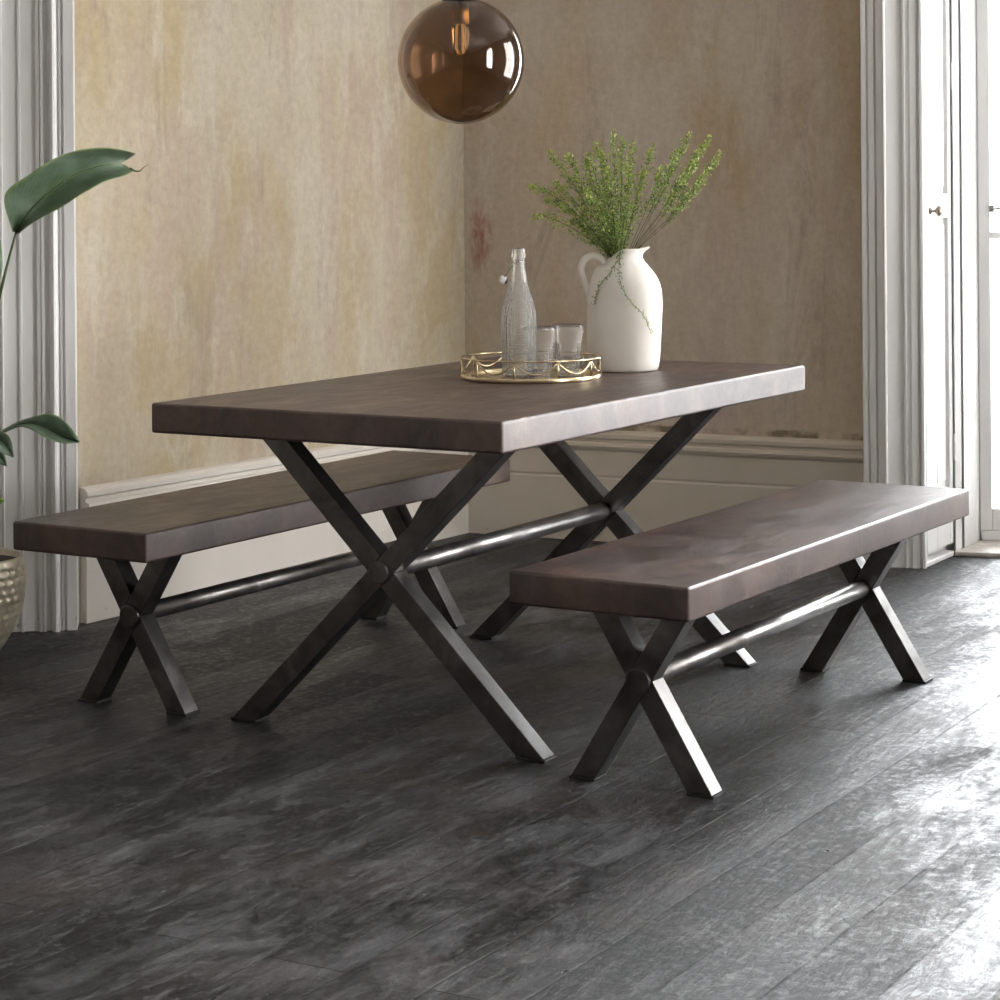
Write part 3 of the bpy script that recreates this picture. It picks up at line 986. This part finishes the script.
# green sprigs
fern_i = 0
def sprig(base, tip, sag, yoff, bare, length_k, mats, label, group, lean=0.0, dens=1.0, wide=0.036):
    """base/tip in surveyed columns/rows at the pitcher's distance; yoff = depth offset of the tip"""
    global fern_i
    fern_i += 1
    r = random.Random(100 + fern_i)
    b = Vector(PL(*base)) + Vector((pp.x, pp.y, TZ)); t = Vector(PL(*tip)) + Vector((pp.x, pp.y + yoff, TZ))
    low = Vector((pp.x + (0.6 * (b.x - pp.x)), pp.y + 0.0, TZ + 0.16))
    b.y += yoff * 0.12
    m1 = b.lerp(t, 0.42) + Vector((0, 0, sag)); m2 = b.lerp(t, 0.78) + Vector((0, 0, sag * 0.8))
    path = bez([low, b, m1, m2, t], 64)
    root = empty('fern_sprig', low)
    tag(root, label, 'plant sprig', group)
    bm = bmesh.new()
    loc = [p - low for p in path]
    add_tube(bm, loc, lambda s: 0.0013 * (1 - 0.75 * s), 5)
    finish('stem', bm, M['stemb'], root, smooth=True)
    bm = bmesh.new()
    n0 = 16                                    # skip the part inside the pitcher
    L = sum((loc[i + 1] - loc[i]).length for i in range(n0, 64))
    nb = int(L / 0.0040 * dens)
    for j in range(nb):
        s = j / nb
        s2 = bare + (1 - bare) * s
        f = n0 + s2 * (64 - n0) * 0.999
        i = int(f)
        p = loc[i].lerp(loc[min(i + 1, 64)], f - i)
        tan = (loc[min(i + 1, 64)] - loc[i]).normalized()
        side = tan.cross(Vector((r.gauss(0, 1), r.gauss(0, 1), r.gauss(0, 1)))).normalized()
        bl = wide * (0.25 + 0.75 * min(1, 3.0 * s + 0.35)) * (1.0 - s) ** 0.55 * r.uniform(0.55, 1.1) + 0.006
        d = (tan * r.uniform(0.75, 1.2) + side * r.uniform(0.5, 0.85)).normalized()
        end = p + d * bl + Vector((0, 0, -0.12 * bl))
        # wiry branchlet
        w = 0.00035
        q = side.cross(d) * w
        vs = [bm.verts.new(p - q), bm.verts.new(p + q), bm.verts.new(end)]
        fc = bm.faces.new(vs); fc.material_index = 1
        nl = max(3, int(bl / 0.0030))
        for k_ in range(nl):
            tt = (k_ + 0.7) / nl
            c = p.lerp(end, tt)
            dv = (d * r.uniform(0.4, 1.1) + Vector((r.gauss(0, .6), r.gauss(0, .6), r.gauss(0, .6)))).normalized()
            sv = dv.cross(Vector((r.gauss(0, 1), r.gauss(0, 1), r.gauss(0, 1)))).normalized()
            ll = r.uniform(0.0045, 0.0085); ww = ll * 0.34
            vs = [bm.verts.new(c), bm.verts.new(c + dv * ll * .5 + sv * ww), bm.verts.new(c + dv * ll), bm.verts.new(c + dv * ll * .5 - sv * ww)]
            fc = bm.faces.new(vs)
            fc.material_index = 0 if (r.random() < 0.25 + 0.75 * s * tt ** 0.3 + 0.0) else 1
    finish('foliage', bm, [M['fern_y'], M['fern_g']], root)
    return root

GRP = 'green fern sprigs standing in the white pitcher'
LL = 'feathery yellow-green fern sprig leaning left or upright out of the white pitcher'
LR = 'feathery green fern sprig on a bare wiry stem, leaning right over the pitcher spout'
left_tips = [((612, 259), (531, 186), .030, .02), ((612, 260), (534, 215), .022, -.05), ((613, 259), (549, 151), .022, .03), ((614, 259), (566, 155), .02, -.06), ((614, 259), (583, 160), .018, -.09),
             ((616, 258), (597, 143), .015, .05), ((618, 257), (613, 131), .006, .01), ((618, 257), (600, 152), .012, -.10), ((621, 257), (633, 141), .004, .04), ((617, 257), (589, 153), .014, .08),
             ((619, 257), (622, 139), .004, -.04), ((622, 257), (655, 145), .004, .08), ((616, 258), (607, 170), .01, -.12), ((613, 260), (556, 183), .022, .08), ((613, 260), (562, 205), .018, -.08),
             ((614, 259), (575, 176), .02, .10), ((620, 257), (628, 166), .003, -.10), ((613, 260), (571, 222), .012, .02), ((622, 257), (643, 172), .006, -.05), ((615, 259), (585, 190), .014, -.13),
             ((612, 260), (546, 200), .024, .05), ((617, 258), (600, 185), .01, .12)]
for (b, t, sag, yo) in left_tips:
    sprig(b, t, sag, yo, 0.02, 1, None, LL, GRP)
right_tips = [((632, 256), (690, 133), -.004, .03), ((634, 256), (720, 152), -.010, -.02), ((633, 256), (712, 136), -.006, .08), ((631, 256), (700, 146), -.004, -.07), ((635, 256), (708, 172), -.012, .06),
              ((630, 256), (676, 151), -.002, -.04), ((629, 256), (664, 166), .002, .05), ((634, 256), (697, 160), -.008, .0)]
for (b, t, sag, yo) in right_tips:
    sprig(b, t, sag, yo, 0.34, 1, None, LR, 'sprigs leaning right out of the white pitcher', dens=0.85, wide=0.026)

def strand(pts, label, dark):
    global fern_i
    fern_i += 1
    r = random.Random(500 + fern_i)
    P3 = [Vector(p) for p in pts]
    path = bez(P3, 60)
    o0 = path[0].copy()
    root = empty('trailing_strand', o0)
    tag(root, label, 'plant sprig')
    loc = [p - o0 for p in path]
    bm = bmesh.new()
    add_tube(bm, loc, 0.0006, 5)
    finish('stem', bm, M['stemb'] if not dark else M['fern_g'], root, smooth=True)
    bm = bmesh.new()
    for i in range(4, 61):
        for s in range(2):
            c = loc[i] + Vector((r.gauss(0, .0040), -abs(r.gauss(0, .001)), r.gauss(0, .002)))
            dv = Vector((r.gauss(0, 1), -0.2, r.gauss(-.3, .6))).normalized()
            sv = dv.cross(Vector((0.2, 1, 0))).normalized()
            ll = r.uniform(0.003, 0.0055); ww = ll * 0.36
            vs = [bm.verts.new(c), bm.verts.new(c + dv * ll * .5 + sv * ww), bm.verts.new(c + dv * ll), bm.verts.new(c + dv * ll * .5 - sv * ww)]
            bm.faces.new(vs).material_index = 1 if (dark or i < 36) else 0
    finish('foliage', bm, [M['fern_y'], M['fern_g']], root)
def surf(px, py):
    """point just in front of the pitcher's belly at that column/row"""
    y = py
    ys = [p[0] for p in pr]
    for k_ in range(len(pr) - 1):
        if pr[k_][0] >= y >= pr[k_ + 1][0]:
            f = (pr[k_][0] - y) / (pr[k_][0] - pr[k_ + 1][0] + 1e-9)
            r = pr[k_][2] * (1 - f) + pr[k_ + 1][2] * f
            cx = pr[k_][1] * (1 - f) + pr[k_ + 1][1] * f
            break
    else:
        r, cx = pr[-1][2], pr[-1][1]
    dx = px - 624.5 - cx
    dep = sqrt(max(0.0, r * r - dx * dx)) * S * 0.97 * 1.01 + 0.004
    q = P(px, py, PY - dep)
    return q
def top_in(px, py, dy): return P(px, py, PY + dy)
strand([top_in(620, 256, 0.03), surf(620, 249.3) + Vector((0, -.002, .004)), surf(619, 258), surf(613, 268), surf(607, 277), surf(600, 285), surf(597, 295), surf(594.5, 304)],
       'short dark-leaved strand trailing over the pitcher rim towards the handle', True)
strand([top_in(621, 255, 0.03), surf(620.5, 249.3) + Vector((0, -.002, .004)), surf(619.5, 262), surf(619, 275), surf(622, 287), surf(630, 301), surf(640, 311), surf(647, 322), surf(651, 334)],
       'longer yellow-tipped strand trailing down the front of the white pitcher', False)

# ------------------------------------------------------------------ pendant globe
gy = 5.40
gc = P(460.9, 60.8, gy); GR = 63.4 * gy / F
pend = empty('pendant_lamp', (gc.x, gc.y, ZC))
tag(pend, 'round smoked amber glass pendant lamp with a filament bulb, hanging over the table', 'pendant lamp')
zc = gc.z - ZC
bm = bmesh.new()
prof = []
a_open = radians(13)
N = 40
for i in range(N + 1):
    a = pi - (pi - a_open) * i / N
    prof.append((GR * sin(a) if i else 0.0, GR * cos(a)))
for i in range(N, -1, -1):
    a = pi - (pi - a_open) * i / N
    prof.append(((GR - 0.003) * sin(a) if i else 0.0, (GR - 0.003) * cos(a)))
# join the inner wall back to the outer one at the neck by the ring of faces between them
add_lathe(bm, prof, 96)
o = finish('globe_shade', bm, M['gglass'], pend, smooth=True); o.location = (0, 0, zc)
bm = bmesh.new()
add_lathe(bm, [(0, GR - 0.012), (0.046, GR - 0.012), (0.046, GR - 0.003), (0.040, GR + 0.006), (0.014, GR + 0.012), (0.012, GR + 0.045), (0.004, GR + 0.05), (0, GR + 0.05)], 48)
o = finish('cap', bm, M['cap'], pend, smooth=True); o.location = (0, 0, zc + 0.004)
bm = bmesh.new()
add_tube(bm, [(0, 0, zc + GR + 0.05), (0, 0, -0.03)], 0.0032, 8)
finish('cord', bm, M['cord'], pend, smooth=True)
bm = bmesh.new()
add_lathe(bm, [(0, -0.03), (0.055, -0.03), (0.055, -0.004), (0.05, 0), (0, 0)], 40)
finish('ceiling_rose', bm, M['cap'], pend)
hb0 = zc + (60.6 - 24) * gy / F
bm = bmesh.new()
add_lathe(bm, [(0, GR - 0.012 + zc), (0.0205, GR - 0.012 + zc), (0.0205, hb0 + 0.001), (0.0190, hb0), (0, hb0)], 40)
hld = finish('lamp_holder', bm, M['holder'], pend, smooth=False)
for p in hld.data.polygons: p.use_smooth = len(p.vertices) == 4
bm = bmesh.new()
bl = 30 * gy / F
add_lathe(bm, [(0.012, 0.0), (0.0195, -0.004), (0.0205, -0.012), (0.0205, -bl + 0.01), (0.017, -bl + 0.002), (0.008, -bl), (0.0, -bl),
               (0.0, -bl + 0.0012), (0.0075, -bl + 0.0012), (0.016, -bl + 0.0032), (0.0193, -bl + 0.011), (0.0193, -0.012), (0.018, -0.005), (0.011, -0.0012)], 40)
o = finish('bulb', bm, M['bulbglass'], pend, smooth=True); o.location = (0, 0, hb0 - 0.0008)
bm = bmesh.new()
for i in range(5):
    a = 2 * pi * i / 5
    x, y = 0.006 * cos(a), 0.006 * sin(a)
    add_tube(bm, [(x * 0.6, y * 0.6, -0.004), (x, y, -0.014), (x, y, -bl + 0.016), (x * .7, y * .7, -bl + 0.012)], 0.0007, 6)
f_ = finish('filament', bm, M['fil'], o, smooth=True)

# ------------------------------------------------------------------ potted plant at the left edge
pc = P(-34, 662, 5.90)
plant = empty('potted_plant', (pc.x, pc.y, 0.0))
tag(plant, 'broad-leaved green plant in a dimpled glazed pot, cut by the left frame edge', 'potted plant')
PR = 0.157
bm = bmesh.new()
pprof = [(0.060, 0.0), (0.078, 0.004), (0.100, 0.030), (0.122, 0.065), (0.142, 0.110), (0.153, 0.155), (0.157, 0.195), (0.156, 0.225), (0.153, 0.252), (0.151, 0.262)]
# refine
fine = []
for i in range(len(pprof) - 1):
    for k_ in range(8):
        t = k_ / 8
        fine.append((pprof[i][0] * (1 - t) + pprof[i + 1][0] * t, pprof[i][1] * (1 - t) + pprof[i + 1][1] * t))
fine.append(pprof[-1])
n = 192
rings = []
for (r, z) in fine:
    ring = []
    for i in range(n):
        a = 2 * pi * i / n
        row = z / 0.0225
        amp = max(0.0, min(1.0, (z - 0.004) / 0.02)) * max(0.0, min(1.0, (0.252 - z) / 0.014))
        ro = int(math.floor(row)); fr_ = row - ro
        col = a / (2 * pi) * 34 + (0.5 if ro % 2 else 0.0)
        fc_ = col - math.floor(col)
        dd_ = min(1.0, sqrt(((fc_ - .5) * 2) ** 2 + ((fr_ - .5) * 2) ** 2))
        rr = r - amp * 0.0055 * (cos(dd_ * pi) * 0.5 + 0.5)
        ring.append(bm.verts.new((rr * cos(a), rr * sin(a), z)))
    rings.append(ring)
inner_r = [(0.147, 0.266), (0.143, 0.262), (0.142, 0.235)]
for (r, z) in inner_r:
    rings.append([bm.verts.new((r * cos(2 * pi * i / n), r * sin(2 * pi * i / n), z)) for i in range(n)])
for A, B in zip(rings[:-1], rings[1:]):
    for i in range(n):
        j = (i + 1) % n
        bm.faces.new((A[i], A[j], B[j], B[i]))
bm.faces.new(rings[0][::-1]); bm.faces.new(rings[-1])
M['pot'] = simple('champagne_glazed_pot', (0.46, 0.41, 0.31), 0.3, 0.35, bump=(40, 0.1), var=0.18)
finish('pot', bm, M['pot'], plant, smooth=True)
bm = bmesh.new()
add_lathe(bm, [(0, 0.252), (0.06, 0.256), (0.12, 0.252), (0.1415, 0.248), (0.1415, 0.240), (0, 0.240)], 40, mod=lambda a, z, k: 1.0)
finish('soil', bm, M['soil'], plant, smooth=True)

def ribbon_leaf(name, mid, up, dn, depth_fold, stem_pts, nx=36, ny=10, wavy=0.0, mat=None):
    """leaf surface between an upper and a lower margin with the midrib pushed in depth"""
    m_ = bez(mid, nx); u_ = bez(up, nx); d_ = bez(dn, nx)
    bm = bmesh.new()
    uvl = bm.loops.layers.uv.new('UVMap')
    grid = []
    org = Vector((pc.x, pc.y, 0))
    for i in range(nx + 1):
        row = []
        for j in range(-ny, ny + 1):
            t = abs(j) / ny
            e = u_[i] if j > 0 else d_[i]
            p = m_[i].lerp(e, t)
            p = p + Vector((0, -depth_fold * sin(t * pi) * 0.45 + wavy * sin(i * 0.9 + j * 0.4) * t, 0))
            row.append(bm.verts.new(p - org))
        grid.append(row)
    for i in range(nx):
        for j in range(2 * ny):
            f = bm.faces.new((grid[i][j], grid[i + 1][j], grid[i + 1][j + 1], grid[i][j + 1]))
            for lp, (a, b) in zip(f.loops, ((i, j), (i + 1, j), (i + 1, j + 1), (i, j + 1))):
                lp[uvl].uv = (a / nx, b / (2 * ny))
    o = finish(name, bm, mat or M['leafbig'], plant, smooth=True)
    md = o.modifiers.new('sol', 'SOLIDIFY'); md.thickness = 0.0009; md.offset = 0
    bm = bmesh.new()
    add_tube(bm, [Vector(q) - org for q in bez(stem_pts, 30)], lambda s: 0.0055 - 0.0028 * s, 8)
    add_tube(bm, [m_[i] - org + Vector((0, -0.001, 0)) for i in range(nx - 2)], lambda s: 0.0024 * (1 - s) + 0.0005, 6)
    finish('stem', bm, M['stemg'], o, smooth=True)
    return o
Yl = 5.78
# the large leaf arching to the right
mid = [P(16, 232, Yl), P(28, 213, Yl), P(47, 194, Yl + .01), P(72, 176, Yl + .02), P(96, 167, Yl + .03), P(110, 164.5, Yl + .04), P(121, 163, Yl + .05)]
up = [P(13, 232, Yl - .01), P(4.5, 196, Yl - .06), P(30, 174, Yl - .07), P(60, 156, Yl - .07), P(92, 148, Yl - .05), P(118, 149, Yl), P(136, 153.5, Yl + .04)]
dn = [P(17, 235, Yl - .01), P(34, 222, Yl - .05), P(60, 208, Yl - .06), P(82, 194, Yl - .06), P(104, 182, Yl - .04), P(124, 176, Yl), P(134, 171, Yl + .05)]
soilp = Vector((pc.x, pc.y, 0.25))
ribbon_leaf('leaf', mid, up, dn, -0.035, [soilp + Vector((0.03, 0, 0)), P(-24, 400, Yl + .05), P(0, 295, Yl), P(8, 262, Yl), P(16, 232, Yl)], wavy=0.003)
bm = bmesh.new()
org = Vector((pc.x, pc.y, 0))
add_tube(bm, [Vector(q) - org for q in bez([P(130, 168, Yl + .045), P(135, 171, Yl + .05), P(140, 171, Yl + .05), P(143, 168, Yl + .05), P(148.5, 164.5, Yl + .05)], 16)], lambda s: 0.0022 * (1 - s) + 0.0005, 6)
finish('leaf_tip', bm, M['stemg'], plant, smooth=True)
# lower leaf, bending right above the bench
Ym = 5.66
mid = [P(2, 433, Ym), P(20, 424, Ym), P(36, 424, Ym), P(52, 431, Ym + .02), P(66, 438, Ym + .03), P(80, 442, Ym + .03)]
up = [P(2, 430, Ym), P(18, 421.5, Ym), P(36, 416, Ym - .03), P(52, 413.5, Ym - .03), P(68, 424, Ym - .01), P(80.3, 441, Ym + .03)]
dn = [P(2, 434, Ym), P(20, 427, Ym), P(34, 431, Ym - .03), P(48, 439, Ym - .04), P(64, 443.5, Ym - .02), P(79.5, 442.8, Ym + .03)]
ribbon_leaf('leaf', mid, up, dn, 0.02, [soilp + Vector((0.02, -0.03, 0)), P(-30, 490, Ym + .1), P(-16, 450, Ym + .04), P(2, 433, Ym)], wavy=0.001)
mid = [P(-22, 440, Ym - .02), P(-8, 437, Ym - .03), P(4, 443, Ym - .03), P(13.5, 457, Ym - .02)]
up = [P(-22, 438, Ym - .02), P(-8, 430, Ym - .04), P(9, 436, Ym - .05), P(14, 456, Ym - .02)]
dn = [P(-22, 442, Ym - .02), P(-10, 446, Ym - .04), P(2, 453, Ym - .05), P(13, 457.5, Ym - .02)]
ribbon_leaf('leaf', mid, up, dn, 0.01, [soilp + Vector((-0.02, -0.02, 0)), P(-44, 510, Ym + .1), P(-36, 460, Ym + .04), P(-22, 440, Ym - .02)])
mid = [P(-24, 452, Ym + .06), P(-10, 449, Ym + .05), P(0, 456, Ym + .05), P(7, 466, Ym + .05)]
up = [P(-24, 450, Ym + .06), P(-10, 444, Ym + .04), P(3, 452, Ym + .04), P(7.3, 465.5, Ym + .05)]
dn = [P(-24, 454, Ym + .06), P(-12, 456, Ym + .04), P(-2, 463, Ym + .04), P(6.7, 466.5, Ym + .05)]
ribbon_leaf('leaf', mid, up, dn, 0.01, [soilp + Vector((-0.04, 0.02, 0)), P(-44, 520, Ym + .14), P(-36, 470, Ym + .1), P(-24, 452, Ym + .06)])
# leaf at the very edge, mid height
mid = [P(-30, 330, Yl + .08), P(-22, 290, Yl + .06), P(-8, 255, Yl + .05), P(0, 238, Yl + .06)]
up = [P(-31, 329, Yl + .08), P(-34, 290, Yl + .02), P(-18, 252, Yl + .02), P(-1, 237, Yl + .06)]
dn = [P(-29, 331, Yl + .08), P(-10, 305, Yl + .02), P(2, 272, Yl + .02), P(1, 240, Yl + .06)]
ribbon_leaf('leaf', mid, up, dn, 0.02, [soilp + Vector((-0.03, 0.03, 0)), P(-46, 470, Yl + .1), P(-38, 380, Yl + .1), P(-30, 330, Yl + .08)])
mid = [P(-26, 520, Ym), P(-14, 508, Ym - .01), P(-4, 502, Ym), P(4.5, 500.5, Ym)]
up = [P(-26, 519, Ym), P(-14, 500, Ym - .02), P(-3, 496.5, Ym), P(4.7, 500, Ym)]
dn = [P(-26, 521, Ym), P(-12, 514, Ym - .02), P(-3, 506.5, Ym), P(4.4, 501, Ym)]
M['leafnew'] = leaf_mat('fresh_leaf', (0.16, 0.28, 0.04), (0.26, 0.40, 0.08), (0.3, 0.4, 0.1))
ribbon_leaf('leaf', mid, up, dn, 0.01, [soilp + Vector((0.0, -0.06, 0)), P(-34, 545, Ym), P(-26, 520, Ym)], mat=M['leafnew'])

# ------------------------------------------------------------------ light
world = bpy.data.worlds.new('world')
scene.world = world
world.use_nodes = True
wn = world.node_tree
bg = wn.nodes['Background']
sky = wn.nodes.new('ShaderNodeTexSky')
sky.sky_type = 'HOSEK_WILKIE'
sky.turbidity = 8.0
sky.sun_direction = (0.3, -0.5, 0.8)
mx = wn.nodes.new('ShaderNodeMix'); mx.data_type = 'RGBA'
mx.inputs[0].default_value = 0.85
mx.inputs[7].default_value = (0.93, 0.97, 1.0, 1)
wn.links.new(sky.outputs[0], mx.inputs[6])
wn.links.new(mx.outputs[2], bg.inputs['Color'])
bg.inputs['Strength'].default_value = 2.0

def area(name, loc, rot, sx, sy, power, col=(1, 0.98, 0.95)):
    l = bpy.data.lights.new(name, 'AREA')
    l.shape = 'RECTANGLE'; l.size = sx; l.size_y = sy; l.energy = power; l.color = col
    o = bpy.data.objects.new(name, l)
    o.location = loc; o.rotation_euler = rot
    COL.objects.link(o)
    return o
# daylight arriving at each window, from just outside the glass
area('daylight_window_1', ((WX0 + WX1) / 2, WY + 0.12, 1.5), (radians(-90), 0, 0), WX1 - WX0 - 0.05, 2.8, 105, (0.95, 0.98, 1.0))
u0, u1, z0, z1 = R_HOLES[0]
area('daylight_window_2', (RX + 0.20, (u0 + u1) / 2, (z0 + z1) / 2), (radians(90), 0, radians(90)), u1 - u0, z1 - z0, 44, (1.0, 0.99, 0.97))
u0, u1, z0, z1 = R_HOLES[1]
area('daylight_window_3', (RX + 0.20, (u0 + u1) / 2, (z0 + z1) / 2), (radians(90), 0, radians(90)), u1 - u0, z1 - z0, 115, (1.0, 0.99, 0.97))
u0, u1, z0, z1 = L_HOLES[0]
area('daylight_window_4', (LX - 0.20, (u0 + u1) / 2, (z0 + z1) / 2), (radians(90), 0, radians(-90)), u1 - u0, z1 - z0, 85, (1.0, 0.99, 0.97))

scene.view_settings.view_transform = 'Standard'
scene.view_settings.look = 'None'
scene.view_settings.gamma = 1.0
scene.view_settings.exposure = 1.7
scene.view_settings.use_curve_mapping = False
scene.cycles.max_bounces = 16
scene.cycles.transmission_bounces = 16
scene.cycles.transparent_max_bounces = 12
scene.cycles.sample_clamp_indirect = 6.0
